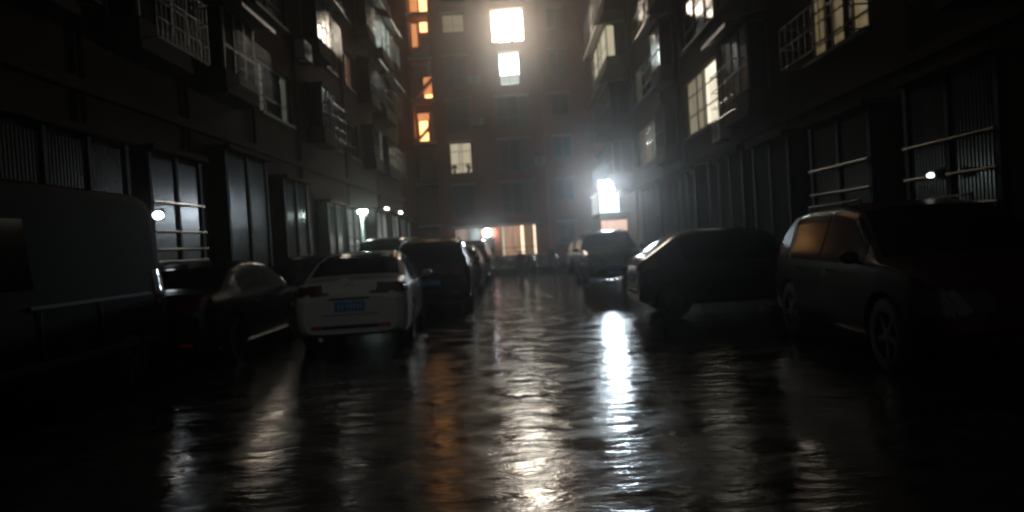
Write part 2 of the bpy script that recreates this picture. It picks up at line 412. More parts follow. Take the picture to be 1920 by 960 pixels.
# ------------------------------------------------------------------ end building
EB = thing('apartment_building', 'red-brown block closing the far end, with two glaring white windows', 'building', (0, 51, 0))
ZS = [0.55 + 2.915 * k for k in range(11)]
holes = []; wins = []
TOP = 34.0  # unseen upper storeys added to keep sky light off the road
cols = {'B': (-4.35, -2.87), 'C': (-1.0, 1.15), 'D': (2.75, 3.95)}
for k, zs in enumerate(ZS):
    for c, (x0, x1) in cols.items():
        h = 2.1; pan = [(1, 'curtainE'), (1, 'glassE')]; bars = (0.36,); zz = zs; yy = None; xa, xb = x0, x1
        if c == 'B': pan = [(1, 'curtainE'), (1, 'curtainE')]
        if c == 'C': pan = [(1, 'glassE'), (1.1, 'glassE'), (1, 'curtainE')]
        if c == 'D': h = 1.4; zz = zs + 0.7; pan = [(1, 'glassE'), (1, 'glassE')]; bars = ()
        if c == 'C' and k == 0: pan = [(0.28, 'l_cream'), (1.05, 'l_orange'), (0.28, 'l_gap'), (0.62, 'l_amber'), (0.2, 'l_gap'), (0.12, 'l_amber')]; xb = 1.3; xa = -1.2; bars = (0.28,)
        if c == 'C' and k == 4: pan = [(1, 'l_mid'), (1, 'l_mid')]; xa, xb = -0.62, 0.72; bars = (0.32,)
        if c == 'C' and k == 5: pan = [(1, 'l_big'), (1, 'l_big')]; bars = ()
        if c == 'B' and k == 0: pan = [(1, 'l_pink'), (0.9, 'l_faint')]; xb = -2.55
        if c == 'B' and k == 2: pan = [(1, 'l_creamlow'), (0.25, 'l_cream'), (1, 'l_creamlow')]; bars = (0.3, 0.72)
        if c == 'B' and k == 5: pan = [(1, 'l_dull'), (1, 'l_dull')]; zz = zs + 0.85; h = 1.25
        holes.append((xa, xb, zz, zz + h)); wins.append((xa, xb, zz, zz + h, pan, bars, c, k))
# stairwell: open recesses between slabs
for z0, z1 in ((0.3, 2.8), (3.08, 5.64), (5.95, 8.45), (8.75, 11.35), (11.65, 14.2), (14.55, 17.25), (17.5, 20.1)):
    holes.append((-6.68, -5.3, z0, z1, 1.3))
wall(EB, -16, 9, 0, TOP, holes, M['red'], back=10)
for xa, xb, za, zb, pan, bars, c, k in wins:
    f = window(EB, xa, xb, za, zb, pan, bars=bars, frame='frameE')
    if c != 'D' or k < 5:
        MB().box(xa - 0.12, xb + 0.12, -0.1, -0.002, zb + 0.04, zb + 0.12).build('lintel', M['pale_slab'], EB)
    if c == 'C' and k == 4:       # lower sashes are frosted
        for i in range(2):
            MB().box(0.03 + 0.66 * i, 0.65 + 0.66 * i, 0.07, 0.085, 0.06, 0.66).build('frosted_pane', M['l_midlow'], f)
LI = 'interior'
sw = MB()
for z0, z1 in ((0.3, 2.8), (3.08, 5.64), (5.95, 8.45), (8.75, 11.35), (11.65, 14.2), (14.55, 17.25), (17.5, 20.1)):
    sw.box(-6.68, -5.3, 1.29, 1.4, z0, z1)
sw.build('stairwell_back', M['interior'], EB)
for zc in (2.94, 5.8, 8.6, 11.5, 14.37, 17.38):
    MB().box(-6.78, -5.2, -0.14, -0.003, zc - 0.1, zc + 0.1).build('stair_slab', M['pale_slab'], EB)
# stair flights seen through the openings (dark diagonal strings) and parapets
for z0 in (8.75, 11.65, 14.55):
    s_ = MB()
    for i in range(8):
        s_.box(-6.6 + i * 0.155, -6.6 + (i + 1) * 0.155, 0.5, 1.2, z0 + 0.1 + i * 0.16, z0 + 0.3 + i * 0.16)
    s_.build('stair_flight', M['interior'], EB)
def stair_lit(x0, x1, z0, z1, m, arch=None):
    b = MB().box(x0, x1, 1.25, 1.285, z0, z1)
    f = b.build('stair_window', M[m], EB)
    fr = MB().box(x0 - .04, x0, 1.2, 1.28, z0, z1).box(x1, x1 + .04, 1.2, 1.28, z0, z1).box(x0 - .04, x1 + .04, 1.2, 1.28, z1, z1 + .04)
    fr.build('frame', M['frame_dark'], f)
stair_lit(-6.45, -5.86, 8.9, 10.3, 'l_stairhot')
stair_lit(-6.55, -5.75, 10.36, 10.85, 'l_stair')
stair_lit(-5.98, -5.36, 11.85, 13.35, 'l_stair')
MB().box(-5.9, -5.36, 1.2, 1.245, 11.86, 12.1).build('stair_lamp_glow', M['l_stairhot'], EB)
stair_lit(-6.6, -6.2, 15.5, 17.1, 'l_stair')
stair_lit(-6.0, -5.5, 16.5, 17.15, 'l_stairhot')
stair_lit(-6.62, -6.05, 17.55, 18.9, 'l_stair')
stair_lit(-5.95, -5.35, 17.55, 18.9, 'l_stairhot')
# drain pipe
MB().tube((-6.85, -0.08, 0), (-6.85, -0.08, TOP), 0.05, 8).build('drainpipe', M['concrete'], EB)
MB().tube((2.1, -0.08, 0), (2.1, -0.08, TOP), 0.045, 8).build('drainpipe', M['red'], EB)
MB().box(-16, 9, -0.06, -0.002, 2.9, 2.98).build('string_course', M['concrete'], EB)
# entrance door under the round lamp
dr = MB().box(-2.5, -1.75, -0.07, -0.003, 0.05, 1.95).build('door', M['frame_dark'], EB)
MB().box(-1.86, -1.82, -0.13, -0.07, 0.95, 1.15).build('handle', M['chrome'], dr)
MB().box(-2.6, -1.6, -0.6, -0.003, 2.5, 2.56).build('door_canopy', M['concrete'], EB)

# ------------------------------------------------------------------ left building (a = world y)
LB = thing('apartment_building', 'dark brown block along the left, with jutting balconies above ribbed sheet fronts', 'building', (-6.7, 0, 0), math.pi / 2)
holes = []; lw = []; bays = []
FL = [4.25 + 2.92 * k for k in range(8)]
for k, fz in enumerate(FL):
    for a0, a1, kind in ((1.3, 3.3, 'b'), (5.0, 7.0, 'b'), (8.75, 10.75, 'b'), (12.5, 14.5, 'b'), (16.2, 18.2, 'b'), (20.0, 22.8, 'w'), (24.4, 26.2, 'b'),
                         (27.3, 28.9, 'w'), (30.4, 32.2, 'w'), (33.2, 35.2, 'b'), (36.9, 40.2, 'b')):
        if kind == 'w':
            z0, z1 = fz + 1.15, fz + 2.6
            pan = [(1, D), (1, K)]
            if a0 == 20.0 and k == 0: pan = [(0.55, 'l_faint'), (1.1, 'glassM'), (0.5, 'l_grey')]
            if a0 == 27.3 and k == 1: pan = [(1, 'l_grey'), (1, 'l_faint')]
            if a0 == 30.4 and k == 1: pan = [(1, D), (0.9, 'l_amber'), (0.6, 'l_amber')]
            if a0 == 30.4 and k == 3: pan = [(1, 'l_faint'), (1, D)]
            holes.append((a0, a1, z0, z1)); lw.append((a0, a1, z0, z1, pan))
        else:
            pan = [(1, 'glassM'), (1, 'glassM'), (1, 'glassM')]
            if a0 in (24.4, 33.2): pan = [(1, D), (1, D), (1, K)]
            if a0 == 36.9: pan = [(1, D), (1, D), (1, D)]
            if a0 == 36.9 and k == 2: pan = [(1.2, 'l_cool'), (0.35, D), (0.9, 'l_cool'), (0.9, 'l_faint')]
            if a0 == 33.2 and k == 0: pan = [(1, K), (1, K), (1, 'l_faint')]
            bays.append((a0, a1, fz + 0.85, fz + 2.85, 0.6, pan, k))
wall(LB, -0.5, 44, 0, 33, holes, M['plasterL'], back=9)  # unseen height added to block sky light; near end cut short to admit it
for a0, a1, z0, z1, pan in lw: window(LB, a0, a1, z0, z1, pan, bars=(0.35,))
for a0, a1, z0, z1, out, pan, k in bays: bay(LB, a0, a1, z0, z1, out, pan, awning=(k + int(a0)) % 3 != 0, cage=(k * 3 + int(a0)) % 4 != 1)
MB().box(-0.5, 44, -0.14, -0.002, 4.2, 4.38).build('ledge', M['plasterL'], LB)
for a0, a1, z1, mm in ((4.2, 8.2, 3.45, 'rib'), (9.0, 12.2, 3.45, 'rib'), (12.95, 15.0, 3.45, 'rib'), (16.4, 19.0, 3.9, 'rib'), (20.4, 22.6, 3.6, 'rib'),
                       (25.0, 27.2, 3.2, 'rib'), (27.8, 31.0, 3.2, 'ribpale'), (33.5, 36.2, 3.3, 'ribpale'), (37.6, 39.6, 3.3, 'ribpale'), (40.4, 42.2, 3.2, 'ribpale'), (42.7, 44.0, 3.1, 'ribpale')):
    enclosure(LB, a0, a1, z1, 0.4, mm)
for a in (12.35, 15.7, 23.6, 32.2):                                  # doorways in the gaps
    d_ = MB().box(a - .45, a + .45, -0.05, -0.003, 0.12, 2.3).build('door', M['frame_dark'], LB)
    MB().box(a + .3, a + .34, -0.1, -0.05, 1.0, 1.2).build('handle', M['steel'], d_)

# ------------------------------------------------------------------ right building (a = -world y)
RB = thing('apartment_building', 'grey-brown block along the right, with one strongly lit yellow-white window', 'building', (6.0, 0, 0), -math.pi / 2)
holes = []; rw = []; bays = []
FR = [3.35 + 2.92 * k for k in range(8)]
for k, fz in enumerate(FR):
    for y0, y1, kind in ((3.0, 5.6, 'w'), (7.6, 9.6, 'b'), (12.5, 15.0, 'w'), (17.3, 19.3, 'b'), (21.8, 25.9, 'w'), (27.2, 29.0, 'b'), (30.1, 36.4, 'w'), (37.6, 44.0, 'b'), ):
        a0, a1 = -y1, -y0
        if kind == 'w':
            z0, z1 = fz + 1.32, fz + 3.0 + (0.25 if y0 == 12.5 else 0)
            pan = [(1, D), (1, K), (1, D)]; bars = (0.35, 0.7)
            if y0 == 21.8 and k == 0: pan = [(1.3, 'l_strongdim'), (0.8, 'l_strongdim'), (0.25, 'l_creamlow'), (1.7, 'l_strong')]; z1 = fz + 3.2
            if y0 == 12.5 and k == 0: pan = [(0.8, 'l_drape'), (0.35, D), (0.7, 'l_drape'), (0.45, D), (1, 'l_drape')]; z1 = fz + 3.15; bars = (0.18, 0.5, 0.8)
            if y0 == 30.1 and k == 0: pan = [(1.1, 'l_faint'), (0.7, 'l_amber'), (0.9, 'l_greyR'), (0.25, D), (1.2, 'l_greyR'), (0.9, 'l_greyR')]
            if y0 == 30.1 and k == 2: pan = [(1, D), (1, K), (1, D), (1, 'l_faint')]
            if y0 == 30.1 and k == 1: pan = [(1, 'l_faint'), (0.5, D), (1, D), (1, K)]
            holes.append((a0, a1, z0, z1)); rw.append((a0, a1, z0, z1, pan, bars))
        else:
            pan = [(1, D), (1, K), (1, D)]; out = 0.55; sol = 0.6
            if y0 == 37.6:
                out = 1.1; a0, a1 = -44.6, -37.6
                pan = [(1, D), (1, K), (1, K), (1, D)]
                if k == 2: pan = [(0.9, 'l_faint'), (1.2, 'l_cream'), (0.4, D), (0.7, 'l_creamlow'), (0.2, D), (1.6, 'l_creamlow')]
                if k == 3: pan = [(1, 'l_cream'), (1.2, 'l_faint'), (1, D), (1.4, K)]
            bays.append((a0, a1, fz + 0.72, fz + 2.95, out, pan, k, sol))
# a small flush window pair on floor 3 beside the big balconies is part of the wide strip above
wall(RB, -49.5, 0.5, 0, 33, holes, M['plasterR'], back=9)  # raised out of view to shut out sky light, stopped short behind the camera
for a0, a1, z0, z1, pan, bars in rw: window(RB, a0, a1, z0, z1, pan, bars=bars)
for a0, a1, z0, z1, out, pan, k, sol in bays: bay(RB, a0, a1, z0, z1, out, pan, awning=(k + int(a0)) % 3 != 1, cage=(k * 3 + int(a0)) % 4 != 2, solid=sol)
# barred flower rack under the yellow-lit window, crossing it as in life
rk = MB()
for z in (4.6, 5.0, 5.4):
    rk.tube((-15.2, -0.5, z), (-12.3, -0.5, z), 0.016, 5); rk.tube((-15.2, -0.5, z), (-15.2, 0, z), 0.016, 5); rk.tube((-12.3, -0.5, z), (-12.3, 0, z), 0.016, 5)
for i in range(10): rk.tube((-15.2 + i * .322, -0.5, 4.6), (-15.2 + i * .322, -0.5, 5.4), 0.009, 4)
rk.build('flower_rack', M['oldrail'], RB)
MB().box(-49, 0.5, -0.14, -0.002, 3.72, 3.88).build('ledge', M['plasterR'], RB)
for y0, y1, z1, mm in ((3.4, 7.0, 3.3, 'rib'), (8.6, 10.6, 3.3, 'rib'), (11.7, 14.0, 3.25, 'rib'), (15.2, 17.4, 3.3, 'ribdull'), (18.3, 21.5, 3.4, 'ribdull'), (23.2, 27.5, 3.4, 'ribdull'), (29, 33.0, 3.4, 'ribdull')):
    enclosure(RB, -y1, -y0, z1, 0.5, mm, rails=(1.6, 1.99, 2.43))
for a in (7.8, 11.15, 22.4, 28.3):
    d_ = MB().box(-a - .42, -a + .42, -0.05, -0.003, 0.12, 2.3).build('door', M['frame_dark'], RB)
    MB().box(-a + .3, -a + .34, -0.1, -0.05, 1.0, 1.2).build('handle', M['steel'], d_)
for bd, As, X in ((LB, (3.9, 11.6, 15.3, 19.2, 23.2, 29.6, 36.1), 0), (RB, (-6.6, -11.1, -16.2, -20.9, -26.5, -29.6, -37.0), 0)):
    for a in As: MB().tube((a, -0.07, 0.12), (a, -0.07, 32.5), 0.05, 8).build('drainpipe', M['plasterR'], bd)
# lit glass porch below the floodlight: end face turned to the street mouth
PX = thing('glass_porch', 'small glazed porch glowing blue-white right under the floodlight', 'porch', (4.95, 40.0, 0))
MB().box(-0.6, 1.0, 0.06, 4.0, 2.62, 2.74).box(-0.6, 1.0, 0.06, 4.0, 3.78, 3.9).build('roof_slab', M['concrete'], PX)
MB().box(-0.52, 0.0, 0.1, 0.13, 2.76, 3.76).build('glass_panel', M['l_frost'], PX)
MB().box(0.05, 0.5, 0.1, 0.13, 2.76, 3.76).build('glass_panel', M['l_frost'], PX)
MB().box(-0.56, -0.53, 0.12, 3.9, 2.76, 3.76).build('side_panel', M['l_midlow'], PX)
fr = MB()
for x in (-0.56, 0.0, 0.5): fr.box(x, x + 0.05, 0.07, 0.14, 2.74, 3.78)
fr.box(-0.56, 0.55, 0.075, 0.14, 3.05, 3.09); fr.build('frame', M['frame'], PX)
MB().box(-0.5, 0.9, 0.2, 0.23, 1.75, 2.35).build('lit_transom', M['l_shop'], PX)
fr = MB().box(-0.56, -0.5, 0.16, 0.24, 0, 2.62).box(0.9, 0.96, 0.16, 0.24, 0, 2.62).box(-0.5, 0.9, 0.16, 0.24, 2.36, 2.61).box(-0.5, 0.9, 0.2, 0.24, 0.0, 1.74)
fr.build('door_surround', M['concrete'], PX)

# ------------------------------------------------------------------ lamps
def wall_lamp(loc, rz, label, lensm, size=(0.3, 0.14), tilt=0.0, name='wall_lamp', arm=0.16):
    t = thing(name, label, 'lamp', loc, rz)
    MB().box(-0.05, 0.05, -0.02, 0.0, -0.08, 0.08).tube((0, -0.01, 0), (0, -arm, 0.05), 0.014, 6).build('bracket', M['frame_dark'], t)
    R = Matrix.Rotation(tilt, 3, 'X'); a, b = size
    c = Vector((0, -arm - 0.04, 0.0))
    MB().obox(c, (a + 0.05, 0.07, b + 0.05), R).build('housing', M['frame_dark'], t)
    if name == 'floodlight': MB().obox(c + R @ Vector((0, -0.045, 0)), (a, 0.02, b), R).build('lens', M[lensm], t)
    else: MB().ell(c + R @ Vector((0, -0.05, 0)), (a / 2, 0.05, b / 2), 14, 8).build('lens', M[lensm], t, smooth=True)
    if name == 'floodlight':                      # unseen visors added to block its light from the wall beside and above
        MB().obox(c + R @ Vector((a / 2 + .03, -0.3, 0)), (0.012, 0.55, b + .05), R).build('added_visor', M['frame_dark'], t)
        MB().obox(c + R @ Vector((0, -0.3, b / 2 + .03)), (a + .05, 0.55, 0.012), R).build('added_visor', M['frame_dark'], t)
    return t
wall_lamp((4.88, 39.9, 4.12), -0.22, 'dazzling white floodlight glaring from the corner of the right-hand building', 'flood', (0.72, 0.62), 0.15, 'floodlight', 0.3)
t = thing('wall_lamp', 'round white lamp glowing over the doorway of the far building', 'lamp', (-2.13, 50.93, 2.24))
MB().lathe([(0.03, 0), (0.1, 0.0), (0.1, 0.05), (0.03, 0.06)], (0, 0, 0.2), 12).tube((0, 0, 0.23), (0, -0.16, 0.23), 0.02).build('bracket', M['frame_dark'], t)
MB().ell((0, -0.2, 0), (0.25, 0.19, 0.25), 16, 10).build('globe', M['lampcool'], t, smooth=True)
wall_lamp((-6.22, 12.88, 2.31), 0.5, 'small white lamp at the edge of the brightly streaked sheet panel on the left', 'lampsmall', (0.17, 0.14), 0.25, arm=0.1)
wall_lamp((5.42, 9.55, 2.0), -math.pi / 2, 'faint glint shaped as a little lamp on the dark sheet front at the right edge', 'glintweak', (0.10, 0.06), 0.2, arm=0.06)  # bright glint built as a small glowing lamp
# lamp post
t = thing('street_lamp', 'pale lamp post with a bright greenish-white head behind the parked cars on the left', 'street lamp', (-5.55, 26.6, 0.1))
MB().lathe([(0.12, 0), (0.12, 0.05), (0.05, 0.25), (0.045, 2.75), (0.03, 2.8)], n=12).build('pole', M['pole'], t, smooth=True)
MB().tube((0, 0, 2.72), (0.1, -0.2, 2.78), 0.025).build('arm', M['pole'], t)
MB().lathe([(0.02, 0.12), (0.17, 0.08), (0.2, 0.04), (0.17, 0.03)], (0.08, -0.2, 2.8), 14).build('hood', M['frame_dark'], t)
MB().ell((0.08, -0.2, 2.79), (0.165, 0.165, 0.10), 14, 8).build('lens', M['lampgreen'], t, smooth=True)
# two tube lights on the pale sheet fronts
for y, z, ln in ((35.0, 3.42, 0.65), (39.1, 3.4, 0.6)):
    t = thing('tube_light', 'short tube light above the pale sheet fronts, %s' % ('nearer of the two' if y < 37 else 'farther of the two'), 'lamp', (-6.1, y, z), math.pi / 2, 'tube lights above the pale fronts')
    MB().box(-ln / 2, ln / 2, -0.02, 0.2, 0.03, 0.08).build('housing', M['frame_dark'], t)
    MB().tube((-ln / 2, -0.0, 0), (ln / 2, -0.0, 0), 0.035, 8).build('tube', M['tube'], t)

# ------------------------------------------------------------------ air conditioners on the walls
def ac_unit(loc, rz, label):
    t = thing('air_conditioner', label, 'air conditioner', loc, rz, 'air conditioner units hung on the walls')
    MB().box(-0.4, 0.4, -0.42, -0.12, 0, 0.55).build('casing', M['ac'], t)
    b = MB()
    for i in range(4): b.lathe([(0.05 + .055 * i, -0.425), (0.062 + .055 * i, -0.432), (0.072 + .055 * i, -0.425)], (-0.1, 0, 0.275), 20, 'Y')
    b.build('fan_grille', M['frame_dark'], t)
    for x in (-0.35, 0.31): MB().box(x, x + 0.04, -0.44, 0, -0.04, -0.003).build('bracket', M['frame_dark'], t)
    return t
ac_unit((-2.35, 50.99, 12.3), 0, 'air conditioner on the far red wall, left of the cool white window')
ac_unit((-2.3, 50.99, 9.5), 0, 'air conditioner on the far red wall, one storey below the cool white window')
ac_unit((1.75, 50.99, 6.6), 0, 'air conditioner on the far red wall, right of the dark wide second floor window')
ac_unit((-6.69, 23.6, 7.6), math.pi / 2, 'air conditioner on the dark left-hand wall')
ac_unit((5.99, 20.6, 3.9), -math.pi / 2, 'air conditioner on the right-hand wall, beside the yellow-white window')

# potted plants silhouetted on the sills
def plant(loc, r, h, label, n=60):
    t = thing('potted_plant', label, 'plant', loc)
    MB().lathe([(0.001, 0), (0.09, 0), (0.12, 0.2), (0.10, 0.2), (0.001, 0.18)], n=12).build('pot', M['pot'], t)
    b = MB()
    for i in range(n):
        u = Vector((random.gauss(0, 1), random.gauss(0, 1), random.gauss(0, 1))).normalized() * random.uniform(.3, 1)
        c = Vector((u.x * r, u.y * 0.1, 0.2 + h / 2 + u.z * h / 2)); d = Vector((random.gauss(0, 1), random.gauss(0, .5), random.gauss(0, 1))).normalized() * 0.075
        e = d.cross(Vector((0, 1, .3))).normalized() * 0.04
        b.quad(tuple(c - d), tuple(c + e), tuple(c + d), tuple(c - e))
    for i in range(5): b.tube((0, 0, 0.15), (random.uniform(-r, r) * .6, 0, 0.2 + h * .7), 0.01, 4)
    stuff(b.build('foliage', M['leaf'], t)); return t
plant((-4.1, 50.98, 6.39), 0.25, 0.4, 'leafy pot plant at the left of the cream-lit window sill')
plant((-3.15, 50.98, 6.39), 0.22, 0.5, 'leafy pot plant at the right of the cream-lit window sill')
plant((-0.72, 50.98, 15.13), 0.34, 0.45, 'bushy pot plant in the lower left corner of the glaring warm window', 90)
plant((0.35, 50.98, 15.13), 0.16, 0.22, 'small pot plant in the middle of the glaring warm window sill', 40)
plant((0.5, 50.98, 12.83), 0.1, 0.15, 'tiny pot plant before the cool white window', 25)

# ------------------------------------------------------------------ hedge and scooters closing the road
hd = thing('planter', 'low wall with a dark clipped hedge across the end of the road', 'planter', (0.6, 34.4, 0))
MB().box(-2.6, 2.4, -0.25, 0.35, 0, 0.32).build('wall', M['kerb'], hd)
b = MB()
for i in range(2600):
    c = Vector((random.uniform(-2.55, 2.35), random.uniform(-0.22, 0.35), 0)); top = 0.72 + 0.12 * math.sin(c.x * 3) + 0.08 * math.sin(c.x * 7.3 + 1)
    c.z = 0.3 + (top - 0.3) * random.random() ** 0.6
    d = Vector((random.gauss(0, 1), random.gauss(0, 1), random.gauss(0, 1))).normalized() * 0.06; e = d.orthogonal().normalized() * 0.028
    b.quad(tuple(c - d), tuple(c + e), tuple(c + d), tuple(c - e))
stuff(b.build('hedge', M['leaf'], hd))

def scooter(loc, rz, label):
    t = thing('parked_scooter', label, 'scooter', loc, rz, 'scooters parked at the end of the road')
    b = MB().box(-0.13, 0.13, -0.3, 0.3, 0.28, 0.36)                    # footboard; +y is front
    b.obox((0, 0.42, 0.62), (0.34, 0.07, 0.68), Matrix.Rotation(0.25, 3, 'X'))
    b.ell((0, -0.45, 0.52), (0.16, 0.36, 0.2), 12, 8)
    b.build('body', M['grey_paint'], t, smooth=True)
    MB().ell((0, -0.38, 0.76), (0.14, 0.36, 0.07), 12, 6).build('seat', M['plastic'], t, smooth=True)
    for y in (-0.58, 0.62):
        w_ = MB().lathe([(0.15, -0.045), (0.215, -0.035), (0.225, 0), (0.215, 0.035), (0.15, 0.045)], n=20)
        w_.v = [(q[2], q[0], q[1]) for q in w_.v]
        wh = w_.build('wheel', M['rubber'], t, (0, y, 0.225), smooth=True)
        r_ = MB().lathe([(0.001, -0.03), (0.15, -0.03), (0.15, 0.03), (0.001, 0.03)], n=16); r_.v = [(q[2], q[0], q[1]) for q in r_.v]
        r_.build('rim', M['rim'], wh)
    MB().tube((0, 0.58, 0.3), (0, 0.4, 1.0), 0.025).build('fork', M['plastic'], t)
    MB().tube((-0.32, 0.34, 1.04), (0.32, 0.34, 1.04), 0.02).build('handlebar', M['plastic'], t)
    for s in (-1, 1):
        m_ = MB().tube((s * .25, .34, 1.04), (s * .3, .36, 1.2), 0.007, 5).ell((s * .31, .36, 1.22), (0.06, 0.015, 0.04), 10, 6)
        m_.build('mirror', M['chrome'], t, smooth=True)
    MB().ell((0, 0.5, 0.88), (0.08, 0.06, 0.07), 12, 8).build('headlight', M['headlamp'], t, smooth=True)
    return t
scooter((0.25, 33.3, 0), 2.5, 'dark scooter in front of the hedge, below the curtained ground floor window')
scooter((1.5, 33.5, 0), 2.9, 'dark scooter in front of the hedge, nearer the right-hand cars')

# ------------------------------------------------------------------ cars
def chaikin(P, it=2):
    for _ in range(it):
        Q = [P[0]]
        for a, b in zip(P, P[1:]):
            Q.append(tuple(a[i] * .75 + b[i] * .25 for i in range(2))); Q.append(tuple(a[i] * .25 + b[i] * .75 for i in range(2)))
        Q.append(P[-1]); P = Q
    return P
SP = {
 'sedan': dict(L=4.5, top=[(0, .80), (.05, .84), (.09, .97), (.16, 1.045), (.5, 1.07), (.66, 1.09), (1.25, 1.36), (1.75, 1.455), (2.2, 1.465), (2.7, 1.42), (3.05, 1.27), (3.55, 1.0), (4.05, .9), (4.34, .78), (4.44, .62), (4.5, .52)],
   w=[(0, .68), (.05, .775), (.18, .845), (.9, .885), (3.5, .885), (4.1, .84), (4.35, .74), (4.5, .56)], zb=[(0, .27), (.3, .2), (4.1, .19), (4.5, .3)], belt=.93, lean=.40,
   rear=(.70, 1.52), front=(2.72, 3.52), side=(1.2, 3.2), wheels=(.88, 3.56), wr=.32),
 'suv': dict(L=4.5, top=[(0, .85), (.05, .95), (.1, 1.05), (.35, 1.45), (.6, 1.6), (1.2, 1.66), (2.2, 1.67), (2.75, 1.6), (3.05, 1.42), (3.5, 1.12), (4.1, 1.0), (4.36, .88), (4.45, .68), (4.5, .55)],
   w=[(0, .70), (.06, .79), (.2, .87), (.9, .92), (3.5, .92), (4.1, .88), (4.35, .78), (4.5, .6)], zb=[(0, .34), (.3, .26), (4.1, .26), (4.5, .36)], belt=1.04, lean=.34,
   rear=(.14, .52), front=(2.78, 3.5), side=(.75, 3.15), wheels=(.86, 3.6), wr=.36),
 'hatch': dict(L=3.5, top=[(0, .86), (.04, .98), (.1, 1.04), (.22, 1.10), (.72, 1.43), (1.0, 1.5), (1.9, 1.51), (2.25, 1.43), (2.72, 1.06), (3.15, .94), (3.36, .8), (3.45, .66), (3.5, .55)],
   w=[(0, .68), (.05, .76), (.16, .81), (.8, .83), (2.7, .83), (3.2, .78), (3.4, .7), (3.5, .56)], zb=[(0, .28), (.25, .2), (3.2, .2), (3.5, .3)], belt=.96, lean=.34,
   rear=(.2, .74), front=(2.2, 2.7), side=(.75, 2.4), wheels=(.6, 2.85), wr=.29),
 'highvan': dict(L=5.2, top=[(0, .9), (.03, 1.5), (.06, 2.1), (.14, 2.28), (.4, 2.35), (3.5, 2.36), (3.9, 2.2), (4.5, 1.3), (4.9, 1.05), (5.1, .85), (5.2, .55)],
   w=[(0, .80), (.05, .85), (.2, .87), (4.5, .87), (4.9, .82), (5.2, .64)], zb=[(0, .34), (.3, .26), (4.9, .26), (5.2, .36)], belt=1.2, lean=.08,
   rear=(.03, .1), front=(3.75, 4.48), side=(2.6, 3.9), wheels=(.9, 4.3), wr=.34),
 'van': dict(L=4.2, top=[(0, .85), (.03, 1.2), (.08, 1.6), (.25, 1.8), (.6, 1.86), (2.2, 1.87), (2.9, 1.8), (3.2, 1.55), (3.65, 1.12), (3.95, .98), (4.12, .8), (4.2, .55)],
   w=[(0, .74), (.05, .8), (.2, .83), (3.5, .83), (3.9, .78), (4.2, .6)], zb=[(0, .34), (.3, .26), (3.9, .26), (4.2, .36)], belt=1.08, lean=.2,
   rear=(.03, .1), front=(2.95, 3.64), side=(.5, 3.0), wheels=(.75, 3.4), wr=.31),
}
